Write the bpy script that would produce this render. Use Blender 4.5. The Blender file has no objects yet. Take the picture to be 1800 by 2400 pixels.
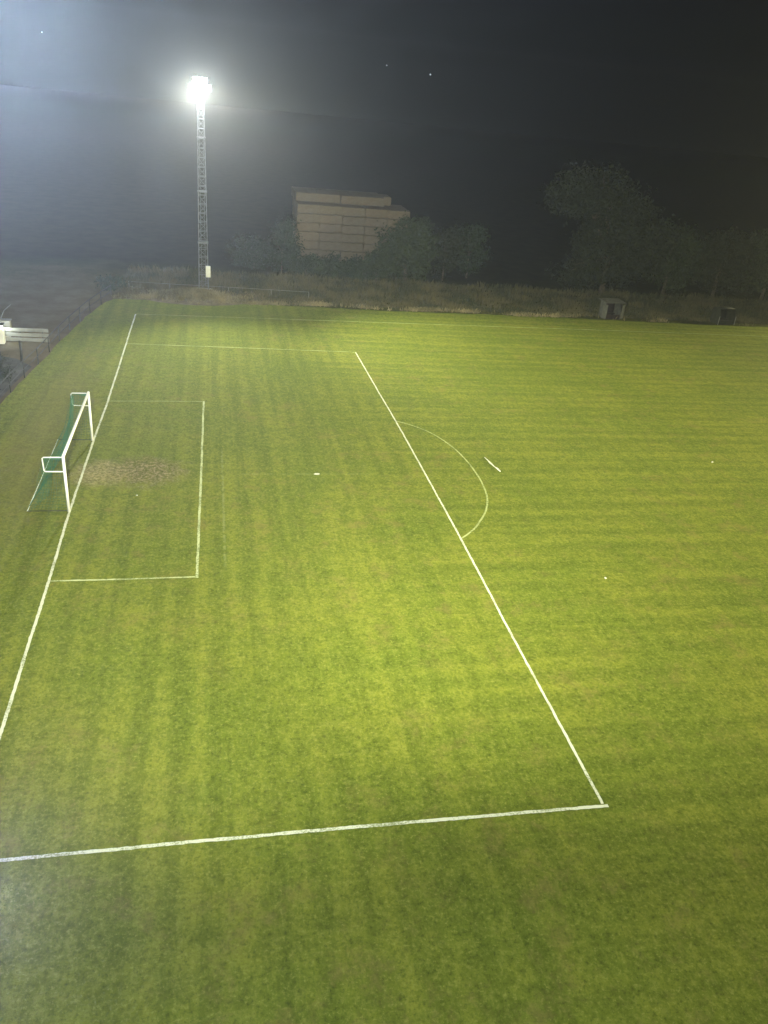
import bpy, math, random
import numpy as np
from mathutils import Vector, Matrix
R_ = math.radians
random.seed(7); rng = np.random.default_rng(7)
S = bpy.context.scene
COL = S.collection

# ------------------------------------------------------------------ camera
cd = bpy.data.cameras.new('camera'); cam = bpy.data.objects.new('camera', cd); COL.objects.link(cam)
cam.location = (6.1129, -35.3071, 16.7669)
cam.rotation_euler = (R_(62.21), R_(-5.13), R_(-10.96))
cd.sensor_fit = 'HORIZONTAL'; cd.sensor_width = 36; cd.lens = 36*1838.06/1800
cd.clip_start = 0.05; cd.clip_end = 3000
S.camera = cam
S.render.resolution_x, S.render.resolution_y = 768, 1024

# ------------------------------------------------------------------ night sky, exposure
w = bpy.data.worlds.new('World'); S.world = w; w.use_nodes = True
bg = w.node_tree.nodes['Background']
bg.inputs[0].default_value = (0.85, 0.90, 1.0, 1); bg.inputs[1].default_value = 0.0015
S.view_settings.view_transform = 'Standard'; S.view_settings.look = 'None'
S.view_settings.exposure = 0; S.view_settings.gamma = 1; S.view_settings.use_curve_mapping = False
S.cycles.volume_bounces = 1; S.cycles.max_bounces = 6
S.cycles.sample_clamp_indirect = 4

# ------------------------------------------------------------------ lamps of the four masts, plus points added for haze glow
LAMP_WARM = (0.97, 0.98, 0.80)
def lamp(name, kind, loc, target, watts, color, size=90, blend=1.0, radius=0.12):
    l = bpy.data.lights.new(name, kind); l.energy = watts; l.color = color; l.shadow_soft_size = radius
    if kind == 'SPOT': l.spot_size = R_(size); l.spot_blend = blend
    o = bpy.data.objects.new(name, l); COL.objects.link(o); o.location = loc
    if target is not None:
        o.rotation_euler = (Vector(target)-Vector(loc)).to_track_quat('-Z', 'Y').to_euler()
    return o
MAST_FAR = (5.25, 36.9); MAST_NEAR = (4.75, -33.95); MAST_FR = (92, 37.5); MAST_NR = (92, -34)
lamp('flood_beam', 'SPOT', (4.85, 36.3, 16.2), (10, 0, 0), 50000, LAMP_WARM, 88)
lamp('flood_beam', 'SPOT', (5.65, 36.3, 16.2), (42, 10, 0), 85000, LAMP_WARM, 76)
lamp('haze_glow_point', 'POINT', (5.25, 36.2, 16.5), None, 6500, (0.80, 0.90, 1.0))
lamp('flood_beam', 'SPOT', (4.6, -33.5, 16.6), (9, 4, 0), 108000, LAMP_WARM, 74)
lamp('flood_beam', 'SPOT', (4.8, -33.5, 16.6), (35, 16, 0), 150000, LAMP_WARM, 72)
lamp('haze_glow_point', 'POINT', (5.54, -33.46, 16.9), None, 12000, (0.62, 0.78, 1.0))  # added point; its haze glow stands in for lens flare at upper left
lamp('haze_glow_point', 'POINT', (5.24, -33.48, 14.3), None, 3000, (0.92, 0.96, 1.0))  # unseen low lamp, added for a hazy glow at lower left
lamp('flood_beam', 'SPOT', (91.6, 36.9, 16.4), (56, 16, 0), 110000, (1.0, 0.93, 0.5), 72)
lamp('flood_beam', 'SPOT', (91.6, -33.4, 16.4), (40, -8, 0), 470000, (1.0, 0.93, 0.45), 64)

# ------------------------------------------------------------------ helpers
def tag(o, label=None, cat=None, group=None, kind=None):
    if label: o['label'] = label
    if cat: o['category'] = cat
    if group: o['group'] = group
    if kind: o['kind'] = kind
    return o
def empty(name, loc=(0, 0, 0), rz=0):
    o = bpy.data.objects.new(name, None); COL.objects.link(o); o.location = loc; o.rotation_euler = (0, 0, rz)
    o.empty_display_size = 0.3
    return o
def copy_tree(o, parent=None):
    c = o.copy(); COL.objects.link(c); c.parent = parent
    for ch in list(o.children): copy_tree(ch, c)
    return c
class MB:
    def __init__(s): s.v = []; s.f = []
    def add(s, vs, fs):
        b = len(s.v); s.v += [tuple(v) for v in vs]; s.f += [tuple(b+i for i in f) for f in fs]; return s
    def box(s, c, d, rot=None):
        x, y, z = (k/2 for k in d)
        vs = [Vector((a*x, b*y, e*z)) for a in (-1, 1) for b in (-1, 1) for e in (-1, 1)]
        if rot is not None: vs = [rot @ v for v in vs]
        vs = [v+Vector(c) for v in vs]
        return s.add(vs, [(0, 1, 3, 2), (4, 6, 7, 5), (0, 4, 5, 1), (2, 3, 7, 6), (0, 2, 6, 4), (1, 5, 7, 3)])
    def tube(s, pts, r, n=8, r2=None, cap=True):
        pts = [Vector(p) for p in pts]; k = len(pts); vs = []
        for i, p in enumerate(pts):
            d = (pts[min(i+1, k-1)]-pts[max(i-1, 0)]).normalized()
            a = d.orthogonal().normalized() if i == 0 else (a - d*a.dot(d)).normalized()
            b = d.cross(a); rr = r if r2 is None else r+(r2-r)*i/(k-1)
            for j in range(n):
                t = 2*math.pi*j/n; vs.append(p+(a*math.cos(t)+b*math.sin(t))*rr)
        fs = [(i*n+j, i*n+(j+1) % n, (i+1)*n+(j+1) % n, (i+1)*n+j) for i in range(k-1) for j in range(n)]
        if cap: fs += [tuple(range(n))[::-1], tuple((k-1)*n+j for j in range(n))]
        return s.add(vs, fs)
    def build(s, name, mat, parent=None, smooth=False, bevel=0):
        me = bpy.data.meshes.new(name); me.from_pydata(s.v, [], s.f); me.materials.append(mat)
        if smooth: me.polygons.foreach_set('use_smooth', [True]*len(me.polygons))
        me.update(); o = bpy.data.objects.new(name, me); COL.objects.link(o); o.parent = parent
        if bevel:
            m = o.modifiers.new('b', 'BEVEL'); m.width = bevel; m.segments = 2
        return o

# ------------------------------------------------------------------ material helpers
class G:
    def __init__(s, name):
        s.m = bpy.data.materials.new(name); s.m.use_nodes = True; s.t = s.m.node_tree
        s.b = s.t.nodes['Principled BSDF']; s.b.inputs['Roughness'].default_value = 0.85
        s.b.inputs['Specular IOR Level'].default_value = 0.2
        s.co = s.t.nodes.new('ShaderNodeTexCoord').outputs['Object']
    def val(s, x, sock):
        if hasattr(x, 'links'): s.t.links.new(x, sock)
        else:
            sock.default_value = x if not isinstance(x, tuple) or len(x) != 3 or sock.type != 'RGBA' else (*x, 1)
    def scale(s, v, off=(0, 0, 0)):
        n = s.t.nodes.new('ShaderNodeMapping'); s.t.links.new(s.co, n.inputs[0]); n.inputs['Scale'].default_value = v; n.inputs['Location'].default_value = off
        return n.outputs[0]
    def noise(s, sc, det=3, vec=None, rough=.55, dist=0):
        n = s.t.nodes.new('ShaderNodeTexNoise'); s.t.links.new(vec or s.co, n.inputs['Vector'])
        n.inputs['Scale'].default_value = sc; n.inputs['Detail'].default_value = det; n.inputs['Roughness'].default_value = rough; n.inputs['Distortion'].default_value = dist
        return n.outputs['Fac']
    def ramp(s, x, a, b, lo=0., hi=1.):
        n = s.t.nodes.new('ShaderNodeMapRange'); s.val(x, n.inputs[0])
        for i, q in enumerate((a, b, lo, hi)): s.val(q, n.inputs[i+1])
        n.interpolation_type = 'SMOOTHSTEP' if not any(hasattr(q, 'links') for q in (a, b, lo, hi)) else 'LINEAR'
        return n.outputs[0]
    def math(s, op, a, b=0., c=None):
        n = s.t.nodes.new('ShaderNodeMath'); n.operation = op; s.val(a, n.inputs[0]); s.val(b, n.inputs[1])
        if c is not None: s.val(c, n.inputs[2])
        return n.outputs[0]
    def mix(s, f, a, b, mode='MIX'):
        n = s.t.nodes.new('ShaderNodeMix'); n.data_type = 'RGBA'; n.blend_type = mode
        s.val(f, n.inputs[0]); s.val(a, n.inputs[6]); s.val(b, n.inputs[7]); return n.outputs[2]
    def xyz(s):
        n = s.t.nodes.new('ShaderNodeSeparateXYZ'); s.t.links.new(s.co, n.inputs[0]); return n.outputs
    def bump(s, h, st, d):
        n = s.t.nodes.new('ShaderNodeBump'); s.val(h, n.inputs['Height']); n.inputs['Strength'].default_value = st; n.inputs['Distance'].default_value = d
        s.t.links.new(n.outputs[0], s.b.inputs['Normal'])
    def color(s, c): s.val(c, s.b.inputs['Base Color']); return s
def simple(name, c, rough=.6, var=.25, sc=3., metal=0., bump=0):
    g = G(name); g.b.inputs['Roughness'].default_value = rough; g.b.inputs['Metallic'].default_value = metal
    n = g.noise(sc, 5); g.color(g.mix(g.ramp(n, .3, .7), tuple(k*(1-var) for k in c), tuple(min(1, k*(1+var)) for k in c)))
    if bump: g.bump(g.noise(sc*6, 4), .6, bump)
    return g.m

def ellipse(g, cx, cy, rx, ry, soft=.35, wob=.5, nsc=.9):
    x, y, z = g.xyz()
    dx = g.math('DIVIDE', g.math('SUBTRACT', x, cx), rx); dy = g.math('DIVIDE', g.math('SUBTRACT', y, cy), ry)
    r = g.math('SQRT', g.math('ADD', g.math('MULTIPLY', dx, dx), g.math('MULTIPLY', dy, dy)))
    r = g.math('ADD', r, g.math('MULTIPLY', g.math('SUBTRACT', g.noise(nsc, 4), .5), wob*2))
    return g.ramp(r, 1-soft, 1+soft, 1., 0.)

def grass_nodes(g):
    """mown turf colour: clumps, mower bands along the goal line and along the touchline, worn spots"""
    x, y, z = g.xyz()
    A = (0.140, 0.176, 0.015); B = (0.185, 0.208, 0.020); D = (0.066, 0.096, 0.005)
    blot = g.noise(.22, 6, rough=.62); fine = g.noise(1.9, 7, rough=.75); fib = g.noise(9, 6, rough=.8)
    mid = g.noise(4.4, 7, rough=.8, vec=g.scale((1, .75, 1), (4, 7, 0)))
    c = g.mix(g.ramp(blot, .38, .62), A, B)
    # bands along y (mower runs parallel to the goal line), about 1.1 m wide
    wx = g.math('ADD', x, g.math('MULTIPLY', g.noise(.12, 2, vec=g.scale((1, .4, 1))), 1.3))
    bandy = g.math('SINE', g.math('MULTIPLY', wx, 2*math.pi/1.18))
    by2 = g.noise(1.9, 4, vec=g.scale((1, .03, 1)), rough=.6)
    gate = g.ramp(g.noise(.22, 3, vec=g.scale((1, 1, 1), (31, 5, 0))), .36, .62)
    fy = g.math('ADD', g.math('MULTIPLY', bandy, g.math('MULTIPLY', gate, .18)), g.math('SUBTRACT', g.math('MULTIPLY', by2, 1.35), .175))
    wy = g.math('ADD', y, g.math('MULTIPLY', g.noise(.10, 2, vec=g.scale((.4, 1, 1), (3, 9, 0))), 1.5))
    bandx = g.math('SINE', g.math('MULTIPLY', wy, 2*math.pi/1.35))
    bx2 = g.noise(1.7, 4, vec=g.scale((.03, 1, 1)), rough=.6)
    gate2 = g.ramp(g.noise(.2, 3, vec=g.scale((1, 1, 1), (11, 45, 0))), .36, .62)
    fx = g.math('ADD', g.math('MULTIPLY', bandx, g.math('MULTIPLY', gate2, .18)), g.math('SUBTRACT', g.math('MULTIPLY', bx2, 1.35), .175))
    side = g.ramp(g.math('ADD', x, g.math('MULTIPLY', g.noise(.3, 2), 5)), 12., 21.)
    s1 = g.math('ADD', g.math('MULTIPLY', side, .62), .16)
    band = g.math('ADD', g.math('MULTIPLY', g.math('SUBTRACT', 1., s1), fy), g.math('MULTIPLY', s1, fx))
    c = g.mix(g.ramp(band, .32, .62, .46, .0), c, D)
    c = g.mix(g.ramp(band, .52, .85, .0, .36), c, (0.24, 0.25, 0.028))
    c = g.mix(g.ramp(fine, .40, .58, .42, 0.), c, D)
    c = g.mix(g.ramp(mid, .50, .62, 0., .36), c, (0.26, 0.27, 0.048))
    c = g.mix(g.ramp(mid, .38, .49, .48, 0.), c, (0.058, 0.080, 0.006))
    c = g.mix(g.ramp(fib, .52, .66, 0., .60), c, (0.30, 0.31, 0.065))
    c = g.mix(g.ramp(fib, .36, .48, .60, 0.), c, (0.036, 0.056, 0.006))
    # dry, thin blades
    dry = g.math('MULTIPLY', g.ramp(g.noise(.7, 6, rough=.75), .50, .68), g.ramp(g.noise(.10, 2), .38, .58))
    c = g.mix(g.math('MULTIPLY', dry, .45), c, (0.20, 0.155, 0.045))
    return c, fib, fine

def grass_mat():
    g = G('mown_grass'); c, fib, fine = grass_nodes(g)
    # worn goal mouth
    spk = g.noise(5.5, 7, rough=.85)
    worn = ellipse(g, 1.0, .0, 1.5, 1.25, .5, .8, 1.3)
    worn2 = g.math('MULTIPLY', ellipse(g, 2.7, .15, 1.75, 1.35, .6, .9, 1.4), g.ramp(spk, .36, .62))
    wm = g.math('MAXIMUM', g.math('MULTIPLY', worn, .62), worn2)
    c = g.mix(g.math('MULTIPLY', wm, .95), c, g.mix(g.ramp(spk, .40, .62), (0.12, 0.10, 0.040), (0.56, 0.45, 0.25)))
    # trodden strip behind the goal
    strip = ellipse(g, -2.3, 5, 1.7, 11, .5, .6)
    c = g.mix(g.math('MULTIPLY', strip, .26), c, (0.205, 0.155, 0.062))
    # traces of earlier line paint
    x, y, z = g.xyz()
    def trace(coord, at, w, other, lo, hi, k):
        d = g.math('ABSOLUTE', g.math('SUBTRACT', coord, at)); m = g.ramp(d, w*.4, w*1.1, 1., 0.)
        o = g.math('MULTIPLY', g.ramp(other, lo, lo+.8), g.ramp(other, hi-.8, hi, 1., 0.))
        return g.math('MULTIPLY', g.math('MULTIPLY', m, o), g.math('MULTIPLY', g.ramp(g.noise(3, 3), .35, .6), k))
    t = g.math('MAXIMUM', trace(x, 6.43, .07, y, -8.9, 3.0, .16), trace(y, -.17, .07, x, 7.0, 14., .16))
    c = g.mix(t, c, (.42, .46, .24))
    g.color(c)
    h = g.math('ADD', g.math('MULTIPLY', fib, .5), g.math('MULTIPLY', fine, .9))
    h = g.math('ADD', h, g.math('MULTIPLY', g.math('MULTIPLY', wm, spk), 1.3))
    g.bump(h, .9, .09)
    g.b.inputs['Roughness'].default_value = .9; g.b.inputs['Specular IOR Level'].default_value = .12
    return g.m
M_grass = grass_mat()

def field_mat():
    g = G('rough_field'); g.b.inputs['Specular IOR Level'].default_value = 0; n = g.noise(.5, 7, rough=.7); n2 = g.noise(3, 5, rough=.7)
    c = g.mix(g.ramp(n, .3, .7), (.018, .020, .008), (.030, .030, .013))
    yy = g.xyz()[1]; v = g.math('MULTIPLY', g.ramp(yy, 30, 33), g.ramp(yy, 37, 52, 1., 0.))
    c = g.mix(g.math('MULTIPLY', v, .9), c, g.mix(g.ramp(n2, .35, .65), (.045, .060, .016), (.095, .090, .036)))
    c = g.mix(ellipse(g, -7.0, 25, 7.5, 17, .7, .35, .16), c, g.mix(g.ramp(n, .3, .7), (.095, .078, .048), (.155, .13, .082))); g.color(c); g.bump(n2, .3, .03); return g.m
M_field = field_mat()
def yard_mat():
    g = G('gravel'); n = g.noise(.35, 6, rough=.65); n2 = g.noise(9, 5, rough=.8)
    c = g.mix(g.ramp(n, .35, .65), (.11, .095, .070), (.135, .115, .085)); c = g.mix(g.ramp(n2, .45, .7, 0, .4), c, (.08, .07, .05)); g.color(c); g.bump(n2, .6, .03); return g.m
M_yard = yard_mat()
M_path = simple('dark_path_tar', (.052, .050, .040), .9, .35, 1.2, bump=.02)
def line_mat():
    g = G('line_paint'); n = g.noise(16, 5, rough=.75); n2 = g.noise(.9, 3)
    f = g.ramp(g.math('ADD', n, g.math('MULTIPLY', g.math('SUBTRACT', n2, .5), .7)), .30, .52)
    g.color(g.mix(f, (.24, .27, .13), (.62, .63, .45))); g.bump(n, .6, .02); return g.m
M_line = line_mat()
def thin_line_mat():
    g = G('thin_line_paint'); n = g.noise(9, 5, rough=.75); n2 = g.noise(.7, 3)
    f = g.ramp(g.math('ADD', n, g.math('MULTIPLY', g.math('SUBTRACT', n2, .5), .8)), .30, .62)
    g.color(g.mix(f, (.17, .21, .06), (.40, .44, .16))); g.bump(n, .6, .02); return g.m
M_line2 = thin_line_mat()
def mid_line_mat():
    g = G('worn_line_paint'); n = g.noise(11, 5, rough=.75); n2 = g.noise(.8, 3)
    f = g.ramp(g.math('ADD', n, g.math('MULTIPLY', g.math('SUBTRACT', n2, .5), .8)), .30, .58)
    g.color(g.mix(f, (.19, .23, .08), (.50, .54, .26))); g.bump(n, .6, .02); return g.m
M_line3 = mid_line_mat()
M_white = simple('white_painted_metal', (.80, .80, .76), .45, .06, 2)
M_galv = simple('galvanised_steel', (.14, .145, .145), .5, .2, 4, metal=.35)
M_dark = simple('dark_painted_steel', (.035, .035, .032), .6, .3, 4)
M_net = simple('green_net', (.035, .13, .07), .8, .2, 2)
M_box = simple('light_grey_cabinet', (.62, .62, .58), .5, .08, 3)
M_conc = simple('concrete', (.34, .33, .30), .9, .2, 3, bump=.02)
M_panelgrey = simple('weathered_grey_panel', (.20, .195, .165), .75, .18, 2)
M_sidepanel = simple('dull_side_panel', (.075, .075, .060), .8, .25, 2)
M_rust = simple('dark_brown_board', (.018, .012, .010), .85, .35, 2)
M_black = simple('dark_olive_plastic', (.022, .024, .015), .6, .3, 2)
M_bark = simple('bark', (.075, .06, .042), .95, .35, 5, bump=.03)
M_boards = simple('dull_white_boards', (.20, .20, .18), .8, .15, 2)
M_whitewall = simple('white_render', (.78, .78, .76), .8, .06, 2)

# ------------------------------------------------------------------ ground
def sheet(name, x0, x1, y0, y1, z, mat, edge=None):
    if edge is None:
        return tag(MB().add([(x0, y0, z), (x1, y0, z), (x1, y1, z), (x0, y1, z)], [(0, 1, 2, 3)]).build(name, mat), kind='structure')
sheet('ground', -600, 680, -500, 690, -.012, M_field)
def poly_sheet(name, pts, z, mat):
    return tag(MB().add([(x, y, z) for x, y in pts], [tuple(range(len(pts)))]).build(name, mat), kind='structure')
def fence_x(y):   # the line of the spectator rail left of the pitch
    return float(np.interp(y, [-40, 8.63, 12.57, 16, 22.2, 28.8, 33.9, 37], [-6.6, -5.47, -5.14, -4.73, -4.21, -3.35, -2.3, -1.9]))
ys = [-60, -20] + [5+k*1.2 for k in range(24)]
edgeL = [(fence_x(y)+random.uniform(-.07, .07), y) for y in ys]
far = [(x, 34.0+.16*math.sin(x*.21)+random.uniform(-.16, .16)) for x in np.arange(-2, 130, .8)]
pts = edgeL + far + [(130, -60)]
poly_sheet('grass', pts[::-1], 0, M_grass)
poly_sheet('path', [(fence_x(y)-.3, y) for y in (-30, 0, 8, 12, 15.5)] + [(-6.3, 17.0), (-7.6, 17.6), (-9.2, 18.0)] + [(-9.2-random.uniform(0, .3), y) for y in (12, 6, 0, -30)], .0, M_path)

# ------------------------------------------------------------------ painted lines
def stroke(name, pts, w, mat, close=False, step=.12, jit=.10, z=.004):
    P = [Vector((*p, 0)) for p in pts]; Q = []
    for a, b in zip(P, P[1:]):
        n = max(1, int((b-a).length/step))
        Q += [a+(b-a)*(i/n) for i in range(n)]
    Q.append(P[-1]); k = len(Q); vs = []; wob = 0
    for i, q in enumerate(Q):
        d = (Q[min(i+1, k-1)]-Q[max(i-1, 0)]).normalized(); n = Vector((-d.y, d.x, 0))
        wob = wob*.92+random.uniform(-.004, .004)
        a = w/2*(1+random.uniform(-jit, jit)*2); b = w/2*(1+random.uniform(-jit, jit)*2)
        vs += [(q.x+n.x*(a+wob), q.y+n.y*(a+wob), z), (q.x-n.x*(b-wob), q.y-n.y*(b-wob), z)]
    fs = [(2*i+1, 2*i+3, 2*i+2, 2*i) for i in range(k-1)]
    return tag(MB().add(vs, fs).build(name, mat), kind='structure')
stroke('goal_line_marking', [(.05, -29.3), (.03, -21.6), (.09, -17.2), (.05, -9.3), (-.03, -3.8), (.0, 4), (.08, 9.6), (.06, 21), (.05, 29.2)], .10, M_line)
stroke('touchline_marking', [(.12, 29.22), (8.62, 29.4), (18.37, 29.59), (31.84, 29.9), (41.76, 30.1), (90, 30.6)], .09, M_line2, z=.008)
stroke('penalty_area_marking', [(16.35, 20.78), (16.45, 14), (16.57, 7.07), (16.62, 0), (16.63, -6.8), (16.56, -14), (16.55, -21.5)], .085, M_line)
stroke('penalty_area_marking', [(16.40, 20.77), (8, 20.95), (.10, 21.08)], .10, M_line2, z=.008)
stroke('penalty_area_marking', [(16.68, -21.58), (8.09, -21.47), (.99, -21.45), (.1, -21.44)], .10, M_line, z=.008)
stroke('goal_area_marking', [(.1, 9.58), (3, 9.72), (5.46, 9.81)], .06, M_line2, z=.008)
stroke('goal_area_marking', [(5.46, 9.86), (5.43, 4), (5.40, -3), (5.37, -9.36)], .10, M_line3)
stroke('goal_area_marking', [(5.30, -9.30), (2.6, -9.32), (.1, -9.3)], .085, M_line3, z=.008)
from math import sin, cos
arc = [(16.62, 7.07), (17.5, 6.35), (18.28, 5.3), (18.78, 4.1), (19.13, 2.82), (19.33, 1.25), (19.38, -.39), (19.30, -1.6), (19.13, -2.75), (18.77, -3.85), (18.25, -4.85), (17.5, -5.95), (16.68, -6.76)]
def smooth_pts(P, n=6):
    out = []
    for i in range(len(P)-1):
        p0, p1, p2, p3 = (np.array(P[max(0, min(len(P)-1, j))]) for j in (i-1, i, i+1, i+2))
        for t in np.arange(0, 1, 1/n): out.append(tuple(.5*((2*p1)+(-p0+p2)*t+(2*p0-5*p1+4*p2-p3)*t*t+(-p0+3*p1-3*p2+p3)*t**3)))
    return out+[P[-1]]
stroke('penalty_arc_marking', smooth_pts(arc), .085, M_line2, z=.008)
def blob(name, cx, cy, rx, ry, rz, mat, z=.008):
    n = 16; vs = []
    for j in range(n):
        t = 2*math.pi*j/n; r = random.uniform(.8, 1.1); a, b = rx*r*cos(t), ry*r*sin(t)
        vs.append((cx+a*cos(rz)-b*sin(rz), cy+a*sin(rz)+b*cos(rz), z))
    return tag(MB().add(vs, [tuple(range(n))]).build(name, mat), kind='structure')
M_spot = simple('fresh_line_paint', (.62, .62, .46), .8, .12, 6)
blob('penalty_spot_marking', 11.04, -.17, .16, .10, 0, M_spot)
# a lumpy white marker strip lying beyond the arc, and small white litter
def lump(pts, r):
    m = MB(); k = len(pts)
    q = [Vector(p) for p in pts]
    for i in range(k-1): m.tube([q[i], q[i+1]], r[i], 8, r[i+1])
    return m
m = lump([(20.45, 1.86, .03), (20.50, 1.50, .035), (20.53, 1.12, .045), (20.56, .95, .045), (20.63, .62, .03), (20.68, .40, .05), (20.71, .22, .045), (20.76, .05, .03)], [.018, .022, .045, .04, .02, .045, .04, .018])
tag(m.build('tape_strip', M_spot, smooth=True), 'crumpled white strip lying in the grass just outside the penalty arc', 'strip')
for (x, y, r, l) in ((21.91, -10.28, .045, 'small white scrap on the grass outside the penalty area, below the arc'), (2.62, -2.42, .035, 'small pale scrap in the goal area just in front of the goal'), (34.05, 1.3, .06, 'small white scrap on the grass at the far right edge of the photo')):
    v = []; f = []
    for i in range(5):
        for j in range(8):
            t = 2*math.pi*j/8; ph = math.pi*(i+.5)/5; rr = r*random.uniform(.75, 1.2)
            v.append((rr*sin(ph)*cos(t), rr*1.3*sin(ph)*sin(t), r*.6+rr*.6*cos(ph)))
    f = [(i*8+j, i*8+(j+1) % 8, (i+1)*8+(j+1) % 8, (i+1)*8+j) for i in range(4) for j in range(8)]+[tuple(range(8))[::-1], tuple(range(32, 40))]
    o = MB().add(v, f).build('paper_scrap', M_spot); o.location = (x, y, 0); o.rotation_euler = (0, 0, random.uniform(0, 3)); tag(o, l, 'litter', 'white scraps on the pitch')

# ------------------------------------------------------------------ goal
goal = empty('football_goal', (-.05, 0, 0)); tag(goal, 'white football goal with green net and box brackets behind its posts', 'goal')
GH, GW, DB, DG = 2.56, 3.86, .82, 1.66
for s in (-1, 1):
    MB().tube([(0, s*GW, 0), (0, s*GW, GH)], .06, 16).build('goal_post', M_white, goal, True)
    b = MB().tube([(-.05, s*GW, GH-.03), (-DB+.06, s*GW, GH-.03), (-DB, s*GW, GH-.08), (-DB+.02, s*GW, GH-.62), (-DB+.08, s*GW, GH-.68), (-.05, s*GW, GH-.68)], .026, 8)
    b.build('net_bracket', M_white, goal, True)
    MB().tube([(0, s*GW, .035), (-DG, s*GW, .035)], .018, 8).build('ground_bar', M_dark, goal, True)
MB().tube([(0, -GW-.06, GH), (0, GW+.06, GH)], .06, 16).build('crossbar', M_white, goal, True)
MB().tube([(-DG, -GW, .035), (-DG, GW, .035)], .018, 8).build('back_bar', M_white, goal, True)
def net_pt(u, v):      # u across the goal -1..1, v down the profile 0..1 (crossbar -> ground bar)
    sag = (1-u*u)**.7 if abs(u) < 1 else 0
    back = Vector((-DB+.20*sag, u*GW, GH-.06-.55*sag)); top = Vector((0, u*GW, GH-.02)); bot = Vector((-DG, u*GW, .06))
    if v < .3:
        t = v/.3; p = top.lerp(back, t); p.z -= .18*sin(math.pi*t)*(.4+sag)
    else:
        t = (v-.3)/.7; p = back.lerp(bot, t); p.x += .34*sin(math.pi*t)*(.35+.65*sag); p.x += .05*sin(u*19+v*9)*sin(math.pi*t)
    p.y += .03*sin(v*23+u*5); return p
m = MB(); NU, NV = 54, 25
def string(m, pts, r=.0040): m.tube(pts, r, 3, cap=False)
for i in range(NU+1):
    u = -1+2*i/NU; string(m, [net_pt(u, j/24) for j in range(25)])
for j in range(NV+1):
    string(m, [net_pt(-1+2*i/40, j/NV) for i in range(41)])
for s in (-1, 1):      # side pieces
    prof = [net_pt(s, j/24) for j in range(25)]
    for k in range(1, 25):
        p = prof[k]; q = Vector((0, s*GW, p.z)); mid = (p+q)/2+Vector((0, -s*.05, -.04)); string(m, [q, mid, p])
    for k in range(1, 12):
        f = k/12
        string(m, [Vector((prof[j].x*f, s*GW-s*.05*sin(math.pi*f), prof[j].z)) for j in range(25)])
# gathered folds hanging from each bracket
for s in (-1, 1):
    for k in range(9):
        a = Vector((-DB+.02*k, s*(GW-.03*k), GH-.10)); b = Vector((-DG+.25+.05*k, s*(GW-.22-.13*k), .10)); c = (a+b)/2+Vector((.12, -s*.15, -.1))
        string(m, [a, c, b], .007)
m.build('net', M_net, goal)

# ------------------------------------------------------------------ lattice floodlight masts
def mast_parts(root, H=15.6, wb=.80, wt=.50, seg=.72):
    n = int(H/seg); tw = MB()
    W = lambda z: (wb+(wt-wb)*z/H)/2
    C = ((-1, -1), (1, -1), (1, 1), (-1, 1))
    for a, b in C: MB().tube([(a*W(0), b*W(0), 0), (a*W(H), b*W(H), H)], .038, 6).build('leg', M_galv, root)
    for i in range(n+1):
        z = i*seg; k = W(z)
        for q in range(4):
            a, b = C[q], C[(q+1) % 4]
            tw.tube([(a[0]*k, a[1]*k, z), (b[0]*k, b[1]*k, z)], .02, 5)
            if i < n:
                k2 = W(z+seg); p, r = (a, b) if i % 2 else (b, a)
                tw.tube([(p[0]*k, p[1]*k, z), (r[0]*k2, r[1]*k2, z+seg)], .014, 4)
    tw.build('bracing', M_galv, root)
    for z in (4.1, 8.2, 12.3): MB().box((0, 0, z), (W(z)*2+.14, W(z)*2+.14, .10)).build('flange', M_galv, root)
    MB().box((0, 0, -.05), (1.3, 1.3, .24)).build('footing', M_conc, root, bevel=.02)
    MB().box((W(2)+.02, -W(2)-.13, 1.75), (.40, .22, .95)).build('cabinet', M_box, root, bevel=.02)
    ld = MB()
    for s in (-1, 1): ld.tube([(s*.17, W(0)+.12, .3), (s*.17, W(H)+.12, H)], .018, 5)
    for i in range(int(H/.3)-1): ld.tube([(-.17, W(0)+.12-(W(0)-W(H))*(.3+i*.3)/H, .4+i*.3), (.17, W(0)+.12-(W(0)-W(H))*(.3+i*.3)/H, .4+i*.3)], .012, 4)
    ld.build('ladder', M_galv, root)
    MB().box((0, -.28, H+.08), (1.7, .10, .10)).build('crossarm', M_galv, root)
M_glass = G('lit_floodlight_glass'); M_glass.color((.9, .9, .9)); M_glass.b.inputs['Emission Color'].default_value = (1, .97, .88, 1); M_glass.b.inputs['Emission Strength'].default_value = 45; M_glass = M_glass.m
def floodlight(root, loc, tilt):
    f = MB(); y0, y1 = 0, .16
    vs = [(-.24, 0, -.20), (.24, 0, -.20), (.24, 0, .20), (-.24, 0, .20), (-.13, .2, -.11), (.13, .2, -.11), (.13, .2, .11), (-.13, .2, .11)]
    f.add(vs, [(4, 5, 6, 7), (0, 4, 7, 3), (1, 2, 6, 5), (2, 3, 7, 6), (0, 1, 5, 4)])
    o = f.build('floodlight', M_dark, root); o.location = loc; o.rotation_euler = (R_(tilt), 0, 0)
    g = MB().add([(-.22, -.01, -.18), (.22, -.01, -.18), (.22, -.01, .18), (-.22, -.01, .18)], [(0, 1, 2, 3)]).build('glass', M_glass, o)
    return o
mast = empty('floodlight_mast', (*MAST_FAR, .35)); mast_parts(mast)
for xx in (-.62, -.02, .60): floodlight(mast, (xx, -.36, 15.95), 28)
for xx in (-.32, .30): floodlight(mast, (xx, -.36, 16.42), 20)
tag(mast, 'tall lattice floodlight mast with glaring lamps on a dry mound, far left corner', 'floodlight mast', 'floodlight masts')
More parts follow.
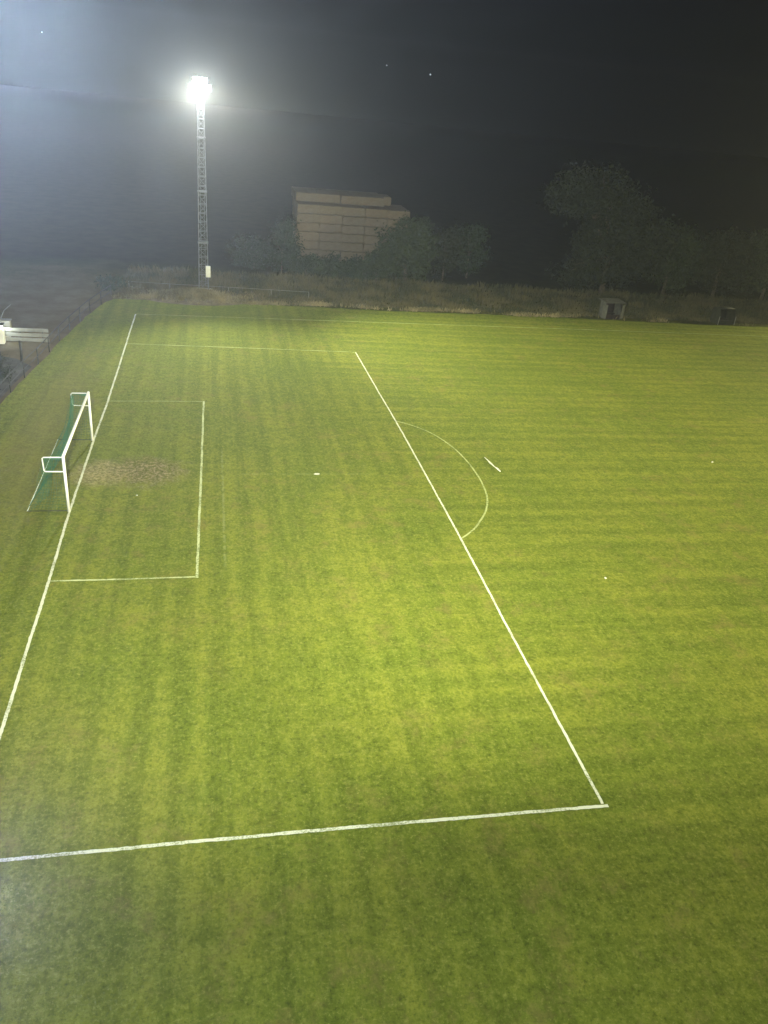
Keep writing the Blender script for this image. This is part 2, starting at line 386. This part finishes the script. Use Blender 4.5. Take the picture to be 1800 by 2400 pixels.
for (x, y), rz, l in ((MAST_NEAR, math.pi, 'lattice floodlight mast at the near left corner, right beside the viewpoint'), (MAST_FR, 0, 'lattice floodlight mast at the far right corner behind the touchline'), (MAST_NR, math.pi, 'lattice floodlight mast at the near right corner of the ground')):
    c = copy_tree(mast)
    if (x, y) == MAST_NEAR: floodlight(c, (-.30, -.36, 13.75), 30)  # added low fixture, a body for the lower-left glow lamp
    c.location = (x, y, .1 if x > 50 else .45); c.rotation_euler = (0, 0, rz); c['label'] = l

# ------------------------------------------------------------------ blades and leaves
def leaf_mat(name, a, b, nsc=.6):
    g = G(name); n = g.noise(nsc, 3); n2 = g.noise(7, 2)
    c = g.mix(g.ramp(n, .38, .62), a, b); c = g.mix(g.ramp(n2, .4, .7, 0, .5), c, tuple(min(1, k*1.5) for k in b)); g.color(c)
    g.b.inputs['Roughness'].default_value = .7; return g.m
M_leafA = leaf_mat('dark_leaves', (.010, .018, .005), (.025, .036, .010))
M_leafB = leaf_mat('olive_leaves', (.008, .012, .003), (.016, .021, .006))
M_leafC = leaf_mat('bluegreen_leaves', (.010, .019, .007), (.021, .034, .012))
M_dry = leaf_mat('dry_grass', (.08, .072, .030), (.20, .165, .08), .5)
M_weed = leaf_mat('rough_grass', (.022, .028, .009), (.078, .068, .027), .35)
def quads(cent, size, up=0):
    """random leaf-shaped faces at the given centres"""
    n = len(cent); d = rng.normal(size=(n, 3)); d /= np.linalg.norm(d, axis=1)[:, None]
    e = rng.normal(size=(n, 3)); e -= d*(d*e).sum(1)[:, None]; e /= np.linalg.norm(e, axis=1)[:, None]
    s = size*rng.uniform(.6, 1.4, n)[:, None]
    V = np.stack([cent-d*s, cent+e*s*.45, cent+d*s, cent-e*s*.45], 1).reshape(-1, 3)
    F = np.arange(4*n).reshape(-1, 4)
    return V, F
def np_mesh(name, V, F, mat, parent=None):
    me = bpy.data.meshes.new(name); me.from_pydata(V.tolist(), [], F.tolist()); me.materials.append(mat); me.update()
    o = bpy.data.objects.new(name, me); COL.objects.link(o); o.parent = parent; return o
def crown_pts(lobes, ncl, per, spread):
    out = []
    vol = np.array([l[3]*l[4]*l[5] for l in lobes]); vol = vol/vol.sum()
    for l, f in zip(lobes, vol):
        k = max(4, int(ncl*f)); d = rng.normal(size=(k, 3)); d /= np.linalg.norm(d, axis=1)[:, None]
        r = rng.uniform(.25, 1.08, k)**.55
        c = np.array(l[:3])+d*r[:, None]*np.array(l[3:6])
        sp = spread*rng.uniform(.6, 1.4, k)
        out.append((c[:, None, :]+rng.normal(size=(k, per, 3))*sp[:, None, None]*np.array([1, 1, .75])).reshape(-1, 3))
    P = np.concatenate(out); return P[P[:, 2] > .05]
def tree(name, x, y, lobes, trunk_h, trunk_r, mat, label, cat='tree', ncl=90, per=70, leaf=.16, spread=.5, group=None):
    t = empty(name, (x, y, 0)); tag(t, label, cat, group)
    m = MB(); m.tube([(0, 0, -.1), (.05, .03, trunk_h*.5), (.0, .06, trunk_h)], trunk_r, 8, trunk_r*.6)
    for l in lobes:
        c = Vector(l[:3]); b = Vector((0, .03, trunk_h*.75))
        m.tube([b, b.lerp(c, .5)+Vector((0, 0, .15)), c], trunk_r*.5, 6, trunk_r*.12)
        for q in range(4):
            e = c+Vector((random.uniform(-1, 1)*l[3], random.uniform(-1, 1)*l[4], random.uniform(-.3, 1)*l[5]))*.75
            m.tube([b.lerp(c, .6), b.lerp(e, .75), e], trunk_r*.25, 5, trunk_r*.06)
    m.build('trunk', M_bark, t, True)
    P = crown_pts(lobes, ncl, per, spread); V, F = quads(P, leaf); np_mesh('crown', V, F, mat, t)
    return t
# shrubs and trees beyond the far touchline
tree('bushy_tree', 25.6, 46.3, [(0, 0, 3.2, 2.9, 2.3, 2.6), (.3, 0, 5.0, 1.7, 1.6, 1.5), (-1.6, 0, 2.0, 1.5, 1.6, 1.6), (1.7, 0, 2.2, 1.5, 1.5, 1.8)], 2.4, .2, M_leafA, 'round bushy tree hiding the right end of the straw stack', ncl=130, per=90, spread=.42)
G1 = 'shrubs at the foot of the straw stack'
for x, y, r, h, l, mt in ((12.9, 47.6, 1.7, 5.6, 'tall dark shrub against the left end of the straw stack', M_leafC), (15.3, 46.8, 1.6, 2.0, 'low round shrub before the left part of the straw stack', M_leafA), (17.9, 47.2, 1.7, 2.1, 'low shrub before the middle of the straw stack, second from left', M_leafA),
                          (20.3, 46.4, 1.6, 2.0, 'third low shrub from the left, before the middle of the straw stack', M_leafC), (22.4, 45.6, 1.5, 3.2, 'shrub touching the left side of the round bushy tree', M_leafA)):
    tree('shrub', x, y, [(0, 0, h*.45, r, r*.8, h*.42), (.4, 0, h*.72, r*.6, r*.6, h*.26)], h*.3, .08, mt, l, 'shrub', ncl=60, per=60, leaf=.13, spread=.34, group=G1)
G2 = 'dim trees in a row beyond the far touchline'
tree('young_tree', 30.3, 48.5, [(0, 0, 2.9, 1.5, 1.4, 2.5), (.2, 0, 4.4, .9, .9, 1.1)], 1.8, .1, M_leafB, 'slim dim tree right of the round bushy tree', ncl=50, per=60, spread=.4, group=G2)
tree('young_tree', 33.6, 50.5, [(0, 0, 3.0, 1.8, 1.5, 2.5), (-.3, 0, 4.6, 1.0, 1.0, 1.3)], 1.8, .12, M_leafC, 'slim dark tree in the gap between the bushy tree and the big tree', ncl=55, per=60, spread=.4, group=G2)
tree('large_tree', 47.6, 45.5, [(-4.3, 0, 9.9, 3.2, 2.6, 2.2), (-2.2, 0, 10.6, 2.6, 2.4, 2.0), (1.4, 0, 7.4, 3.4, 2.8, 2.6), (-1.2, 0, 6.4, 3.0, 2.5, 2.7), (3.9, 0, 5.6, 2.8, 2.4, 2.4), (.6, 0, 3.4, 4.6, 2.4, 2.3), (-3.2, 0, 2.4, 2.2, 2.0, 1.6)], 5.5, .34, M_leafB, 'largest tree, tall and leaning left, behind the white-sided dugout', ncl=330, per=80, leaf=.19, spread=.62, group=G2)
tree('broad_tree', 56.2, 47.5, [(0, 0, 4.0, 3.3, 2.4, 3.3), (-1.2, 0, 6.0, 2.0, 2.0, 1.5)], 2.5, .22, M_leafA, 'broad tree right of the largest tree', ncl=120, per=70, leaf=.18, spread=.55, group=G2)
tree('broad_tree', 62.2, 47.0, [(0, 0, 3.7, 3.4, 2.4, 3.1), (1.0, 0, 5.6, 2.0, 2.0, 1.4)], 2.5, .22, M_leafB, 'broad tree behind the dark dugout', ncl=120, per=70, leaf=.18, spread=.55, group=G2)
tree('broad_tree', 69.0, 47.5, [(0, 0, 3.9, 3.6, 2.4, 3.2), (-1.0, 0, 6.0, 2.0, 2.0, 1.4)], 2.5, .22, M_leafA, 'broad tree at the far right edge of the photo', ncl=120, per=70, leaf=.18, spread=.55, group=G2)
tree('shrub', 10.2, 49.5, [(0, 0, 1.5, 2.2, 1.5, 1.5)], .8, .08, M_leafC, 'low dark shrub right of the floodlight mast', 'shrub', ncl=50, per=55, leaf=.14, spread=.38)
tree('shrub', -2.4, 36.6, [(0, 0, .7, 1.1, .9, .7)], .4, .05, M_leafC, 'small dark shrub at the corner where the side rail ends', 'shrub', ncl=26, per=50, leaf=.09, spread=.22)
for x, y, l in ((-6.6, 12.6, 'dark shrub outside the rail at the left edge, farther one'), (-7.0, 9.6, 'dark shrub outside the rail at the left edge, nearest one')):
    tree('shrub', x, y, [(0, 0, .7, .9, 1.3, .7)], .4, .05, M_leafB, l, 'shrub', ncl=34, per=60, leaf=.06, spread=.2)

# blades: rough grass belt and dry tufts (nobody could count them)
def blades(name, X, Y, H, wdt, mat, lean=.45, z0=None):
    n = len(X); a = rng.uniform(0, 2*np.pi, n); b = rng.uniform(0, 2*np.pi, n); z0 = np.zeros(n) if z0 is None else z0
    dx, dy = np.cos(a)*wdt/2, np.sin(a)*wdt/2; lx, ly = np.cos(b)*lean*H*rng.uniform(.2, 1, n), np.sin(b)*lean*H*rng.uniform(.2, 1, n)
    V = np.stack([np.stack([X-dx, Y-dy, z0], 1), np.stack([X+dx, Y+dy, z0], 1), np.stack([X+lx*.4+dx*.7, Y+ly*.4+dy*.7, z0+H*.6], 1), np.stack([X+lx, Y+ly, z0+H], 1)], 1).reshape(-1, 3)
    return np_mesh(name, V, np.arange(4*n).reshape(-1, 4), mat)
# belt of rough grass and weeds; taller in clumps
n = 42000; X = rng.uniform(-2, 84, n); Y = 35.0+rng.uniform(0, 1, n)**1.3*11
cl = .5+.5*np.sin(X*.9+3*np.sin(Y*.7))*np.sin(Y*1.3+X*.35); H = (.18+.55*cl*np.clip((Y-35)/3.5, .15, 1))*rng.uniform(.6, 1.3, n)
tag(blades('rough_grass', X, Y, H, .10, M_weed), 'belt of rough weedy grass along the far side of the pitch', 'grass', kind='stuff')
def mound_z(x, y):
    return .42*np.exp(-((x-4.6)/2.6)**2-((y-35.7)/1.5)**2)
# dry, pale straw-like line of tufts just beyond the mown edge
X = np.concatenate([rng.uniform(-2.2, 62, 9000), rng.normal(4.4, 1.7, 5200)]); n = len(X)
Y = np.where(np.arange(n) < 9000, 34.45+.25*np.sin(X*.5)+rng.normal(0, .20, n), 35.4+rng.normal(0, .65, n))
keep = np.where(np.arange(n) < 9000, (np.sin(X*.55)+np.sin(X*1.31+1)+.6*np.sin(X*.17+2))+rng.normal(0, .9, n) > (X-14)/14-.6, True)
X, Y = X[keep], Y[keep]; H = rng.uniform(.12, .42, len(X))
tag(blades('dry_grass', X, Y, H, .09, M_dry, .8, mound_z(X, Y)), 'line of pale dry grass tufts just behind the far edge of the pitch', 'grass', kind='stuff')
m = MB(); nx, ny = 40, 24
vs = [(4.6+(i/nx-.5)*12, 35.7+(j/ny-.5)*6.5, float(mound_z(4.6+(i/nx-.5)*12, 35.7+(j/ny-.5)*6.5))-.011+.0) for j in range(ny+1) for i in range(nx+1)]
m.add(vs, [(j*(nx+1)+i, j*(nx+1)+i+1, (j+1)*(nx+1)+i+1, (j+1)*(nx+1)+i) for j in range(ny) for i in range(nx)])
M_mound = simple('dry_soil', (.15, .12, .06), .95, .35, 1.5, bump=.05)
tag(m.build('earth_mound', M_mound, smooth=True), kind='structure')

# ------------------------------------------------------------------ straw bale stack
def straw_mat():
    g = G('straw'); n = g.noise(1, 6, vec=g.scale((2.5, 8, 30)), rough=.75); n2 = g.noise(.9, 3)
    oi = g.t.nodes.new('ShaderNodeObjectInfo')
    c = g.mix(g.ramp(n, .3, .7), (.075, .060, .036), (.17, .14, .088)); c = g.mix(g.math('MULTIPLY', oi.outputs['Random'], .38), c, (.15, .105, .07))
    c = g.mix(g.ramp(n2, .5, .7, 0, .35), c, (.12, .11, .08)); g.color(c); g.bump(n, 1, .05); return g.m
M_straw = straw_mat()
def bale_mesh():
    L, D, Hh = 2.40, 1.22, .895; m = MB(); nx, nz = 10, 5; V = []
    import itertools
    gx = np.array([-1, -.93, -.6, -.3, 0, .3, .6, .93, 1]); gy = np.array([-1, -.84, -.3, .3, .84, 1]); gz = np.array([-1, -.87, -.3, .3, .87, 1]); idx = {}
    def pt(a, b, c):
        k = (round(a, 3), round(b, 3), round(c, 3))
        if k not in idx:
            e = lambda t: math.copysign(1-(1-abs(t))*1, t)
            s = 1-.075*((abs(a) > .99)+(abs(b) > .99)+(abs(c) > .99)-1)
            idx[k] = len(V); V.append((a*L/2*(.955 if abs(a) > .99 and s < 1 else 1)+random.uniform(-.02, .02), b*D/2*(.80 if abs(b) > .99 and abs(c) > .99 else .90 if abs(b) > .99 and s < 1 else 1)+random.uniform(-.025, .025), c*Hh/2+Hh/2+random.uniform(-.012, .012)))
        return idx[k]
    F = []
    for A, B, f in ((gx, gz, lambda a, b, s: (a, s, b)), (gx, gy, lambda a, b, s: (a, b, s)), (gy, gz, lambda a, b, s: (s, a, b))):
        for s in (-1, 1):
            for i in range(len(A)-1):
                for j in range(len(B)-1):
                    q = [pt(*f(A[i], B[j], s)), pt(*f(A[i+1], B[j], s)), pt(*f(A[i+1], B[j+1], s)), pt(*f(A[i], B[j+1], s))]
                    F.append(tuple(q))
    return m.add(V, F)
proto = bale_mesh().build('straw_bale', M_straw); first = True
def bale(x, y, z, label, rz=0):
    global first
    o = proto if first else proto.copy()
    if not first: COL.objects.link(o)
    first = False
    o.location = (x+random.uniform(-.05, .05), y+random.uniform(-.13, .13), z); o.rotation_euler = (0, 0, rz+random.uniform(-.03, .03))
    tag(o, label, 'straw bale', 'square straw bales of the stack')
X0, Y0, LH = 15.95, 52.6, .905
ordn = ['first', 'second', 'third', 'fourth', 'fifth']
lay = ['bottom', 'second', 'third', 'fourth', 'fifth', 'sixth', 'seventh']
for k in range(7):
    off = 0 if k % 2 == 0 else -.0
    for i in range(5):
        if k == 6 and i == 4: pass
        bale(X0+i*2.43, Y0, k*LH, '%s bale from the left in the %s layer of the straw stack front' % (ordn[i], lay[k]))
    for j in range(1, 4):
        bale(X0, Y0+j*1.25, k*LH, 'end bale behind the front wall, %s layer, %s row back, straw stack' % (lay[k], ordn[j]))
for i in range(1, 5):
    for j in range(1, 4): bale(X0+i*2.43, Y0+j*1.25, 6*LH, '%s bale from the left, %s row back, seventh layer of the straw stack' % (ordn[i], ordn[j]))
for i in range(4):
    for j in range(1, 4): bale(X0+i*2.43+(0 if j < 3 else 0), Y0+(j+.75)*1.25, 7*LH, '%s bale from the left, %s row of the raised tier atop the straw stack' % (ordn[i], ordn[j-1]))
for i in range(4): bale(X0+i*2.43, Y0+4.75*1.25, 7*LH, '%s bale from the left, rearmost row of the raised tier atop the straw stack' % ordn[i])
for i in range(4): bale(X0+i*2.43, Y0+4*1.25, 6*LH, '%s bale from the left under the rear row of the raised straw tier' % ordn[i])
bale(X0+4*2.43-.85, Y0+4.2, 7*LH, 'single straw bale turned crossways at the right end of the upper tier', math.pi/2)

# ------------------------------------------------------------------ dugouts
def dugout(x, y, rz, Wd, H, D, side, inner, roof, label, overhang=.35, lean=.22):
    t = empty('dugout', (x, y, 0), rz); tag(t, label, 'dugout', 'dugouts by the far touchline')
    for s in (-1, 1):   # side panels: wider at the foot, sloping front edge
        th = .05; x0 = s*Wd/2
        prof = [(-D*.5, .05), (D*.5, .05), (D*.5, H), (-D*.15, H), (-D*.42, H*.45)]
        vs = [(x0-th/2, a, b) for a, b in prof]+[(x0+th/2, a, b) for a, b in prof]; n = 5
        MB().add(vs, [tuple(range(n))[::-1], tuple(range(n, 2*n))]+[(i, (i+1) % n, n+(i+1) % n, n+i) for i in range(n)]).build('side_panel', side, t)
        # splayed wing in front
        MB().box((s*(Wd/2+.24), -D*.5+.08, H*.46), (.55, .045, H*.8), Matrix.Rotation(s*.5, 3, 'Z')).build('wing_panel', side, t)
    MB().box((0, D/2-.03, H/2+.03), (Wd-.06, .05, H-.06)).build('back_panel', inner, t)
    MB().box((0, D*.5-.32, .47), (Wd-.12, .38, .06)).build('bench_seat', inner, t)
    for s in (-.8, 0, .8): MB().box((s*Wd/2*.9, D*.5-.32, .22), (.06, .3, .44)).build('bench_leg', inner, t)
    m = MB(); r = Matrix.Rotation(R_(3), 3, 'X')
    m.box((0, 0, H+.06), (Wd+2*overhang, D+.3, .07), r); m.build('roof', roof, t)
    MB().box((0, -D*.5+.05, H*.16), (Wd-.1, .04, H*.26)).build('front_board', inner, t)
    return t
dugout(43.5, 34.85, .10, 1.85, 2.0, 1.5, M_sidepanel, M_rust, M_sidepanel, 'dugout with pale side walls, flat overhanging roof and dark brown inside', .34).scale = (.86, .86, .80)
def shell(x, y, rz, label):
    t = empty('dugout', (x, y, 0), rz); tag(t, label, 'dugout', 'dugouts by the far touchline')
    Wd, H, D = 1.85, 1.85, 1.4; prof = []
    for k in range(9):
        a = math.pi/2*k/8; prof.append((D/2-.45+.45*cos(a), H-.45+.45*sin(a)))
    prof = [(D/2, .05)]+prof+[(-D/2+.25, H-.02)]
    m = MB(); vs = []
    for xx in (-Wd/2, Wd/2): vs += [(xx, a, b) for a, b in prof]
    n = len(prof); m.add(vs, [(i, i+1, n+i+1, n+i) for i in range(n-1)])
    o = m.build('shell', M_black, t, True); md = o.modifiers.new('s', 'SOLIDIFY'); md.thickness = .05
    for s in (-1, 1):
        pr = prof+[(-D/2, H*.5), (-D/2, .05)]; k = len(pr); x0 = s*(Wd/2+.03)
        vs = [(x0-.02, a, b) for a, b in pr]+[(x0+.02, a, b) for a, b in pr]
        MB().add(vs, [tuple(range(k))[::-1], tuple(range(k, 2*k))]+[(i, (i+1) % k, k+(i+1) % k, k+i) for i in range(k)]).build('side_panel', M_black, t)
        MB().tube([(s*(Wd/2+.12), -D/2-.02, .05), (s*(Wd/2+.10), -D/2-.02, H*.55)], .035, 6).build('frame_tube', M_panelgrey, t)
    MB().box((0, D/2-.35, .45), (Wd-.1, .36, .05)).build('bench_seat', M_rust, t)
    for q in (-.55, 0, .55): MB().box((q, D/2-.35, .22), (.05, .3, .4)).build('bench_leg', M_dark, t)
    MB().box((0, -D/2+.03, .30), (Wd-.1, .04, .46)).build('front_board', M_black, t)
    return t
shell(55.6, 34.6, .12, 'dark rounded dugout without pale walls, near the right edge').scale = (.95, .95, .86)

# ------------------------------------------------------------------ rails and left side
def rail_fence(name, pts, H, label, rails=(1., .5), mat=M_dark, pr=.035, rr=.022, net=False):
    t = empty(name, (0, 0, 0)); t.location = (*pts[0], 0); O = Vector((*pts[0], 0)); tag(t, label, 'fence')
    for x, y in pts: MB().tube([(x-O.x, y-O.y, 0), (x-O.x, y-O.y, H)], pr, 8).build('post', mat, t, True)
    for h in rails:
        MB().tube([(x-O.x, y-O.y, H*h) for x, y in pts], rr if h < 1 else rr*1.35, 8).build('rail', mat, t, True)
    return t
P = [(fence_x(y)-.06, y) for y in np.arange(5.5, 34.6, 2.62)]
rail_fence('side_rail', P, 1.02, 'dark two-bar spectator rail along the left side of the ground')
rail_fence('wire_fence', [(-1.2, 37.9), (2.3, 37.7), (7.4, 37.5), (11.2, 37.3), (14.6, 37.1)], .6, 'thin dull rail on short posts behind the far floodlight mast', (1.,), M_panelgrey, .022, .011)
for x, y, h, l in ((-5.85, 16.4, 1.35, 'dark wooden post outside the rail, below the bright boards'), (-6.4, 13.6, 1.5, 'dark wooden post at the left edge beside the dark shrubs')):
    o = MB().tube([(0, 0, 0), (.03, 0, h*.5), (.02, .02, h)], .085, 8, .07).build('wooden_post', M_dark, smooth=True); o.location = (x, y, 0); tag(o, l, 'post', 'dark posts outside the rail')
# white boards lit by the kiosk lamp
bd = empty('board_barrier', (-6.6, 20.6, 0)); tag(bd, 'white three-board barrier standing outside the rail, brightly lit', 'barrier')
for i, h in enumerate((.20, .53, .86)):
    MB().box((0, 0, h), (3.4, .05, .25)).build('board', M_boards, bd, bevel=.01)
for xx in (-1.5, -.1, 1.3): MB().box((xx, .06, .50), (.08, .07, 1.0)).build('post', M_dark, bd)
ut = empty('utility_box', (-8.0, 21.9, 0)); tag(ut, 'light grey box standing behind the white boards', 'box')
MB().box((0, 0, .60), (.95, .5, 1.0)).build('body', M_panelgrey, ut, bevel=.03); MB().box((0, 0, 1.13), (1.05, .6, .06)).build('lid', M_panelgrey, ut)
MB().box((0, 0, .06), (.8, .42, .12)).build('plinth', M_conc, ut); MB().box((.18, -.26, .7), (.03, .03, .14)).build('handle', M_dark, ut)
ki = empty('lamp_pillar', (-7.86, 20.25, 0)); tag(ki, 'short white pillar with a glaring lamp at the left edge, beside the white boards', 'pillar lamp')
MB().box((0, 0, .52), (.46, .46, 1.04)).build('pillar', M_whitewall, ki, bevel=.02)
MB().box((0, 0, 1.30), (.56, .56, .05)).build('cap', M_dark, ki)
MB().tube([(0, -.1, 1.32), (.5, -.35, 2.3), (1.0, -.5, 2.75)], .02, 6).build('stay_wire', M_panelgrey, ki)
lp = MB().box((0, 0, 1.06), (.40, .40, .05)).build('lamp_base', M_dark, ki)
gl = G('lit_wall_lamp_glass'); gl.b.inputs['Emission Color'].default_value = (.92, 1, .97, 1); gl.b.inputs['Emission Strength'].default_value = 60; gl = gl.m
MB().box((0, 0, 1.18), (.30, .30, .18)).build('lamp_glass', gl, lp)
lamp('kiosk_lamp', 'POINT', (-7.66, 20.15, 1.18), None, 110, (.88, 1.0, .95), radius=.08)

# ------------------------------------------------------------------ stars
M_star = G('star_light'); M_star.b.inputs['Emission Color'].default_value = (.8, .9, 1, 1); M_star.b.inputs['Emission Strength'].default_value = 1.6; M_star = M_star.m
def star(x, y, z, r, label):
    vs = []; n = 8
    for i in range(1, 6):
        for j in range(n): t = 2*math.pi*j/n; p = math.pi*i/6; vs.append((r*sin(p)*cos(t), r*sin(p)*sin(t), r*cos(p)))
    fs = [(i*n+j, i*n+(j+1) % n, (i+1)*n+(j+1) % n, (i+1)*n+j) for i in range(4) for j in range(n)]+[tuple(range(n))[::-1], tuple(range(4*n, 5*n))]
    o = MB().add(vs, fs).build('star', M_star); o.location = (x, y, z); tag(o, label, 'star', 'stars in the night sky')
star(-153.8, 900, -4.1+48, .5, 'faint star in the sky left of the floodlight glare')
star(235.5, 900, 44, .75, 'brighter of the two stars in the dark sky right of the glare')
star(187.3, 900, 48, .65, 'fainter of the two stars in the dark sky right of the glare')

# ------------------------------------------------------------------ haze (volume added so that the lamps glow in it)
hz = MB().box((30, 60, 28), (640, 640, 60)).build('haze', None) if False else None
me = bpy.data.meshes.new('haze'); b = MB().box((40, 100, 29), (1290, 1180, 60.4)); me.from_pydata(b.v, [], b.f); me.update()
hz = bpy.data.objects.new('haze', me); COL.objects.link(hz); tag(hz, 'thin haze over the whole ground, added for the lamp glow', 'haze', kind='stuff')
mh = bpy.data.materials.new('haze'); mh.use_nodes = True; nt = mh.node_tree
nt.nodes.remove(nt.nodes['Principled BSDF']); pv = nt.nodes.new('ShaderNodeVolumePrincipled')
pv.inputs['Color'].default_value = (.93, .95, 1, 1); pv.inputs['Density'].default_value = .00043; pv.inputs['Anisotropy'].default_value = .8
nt.links.new(pv.outputs[0], nt.nodes['Material Output'].inputs['Volume']); me.materials.append(mh)
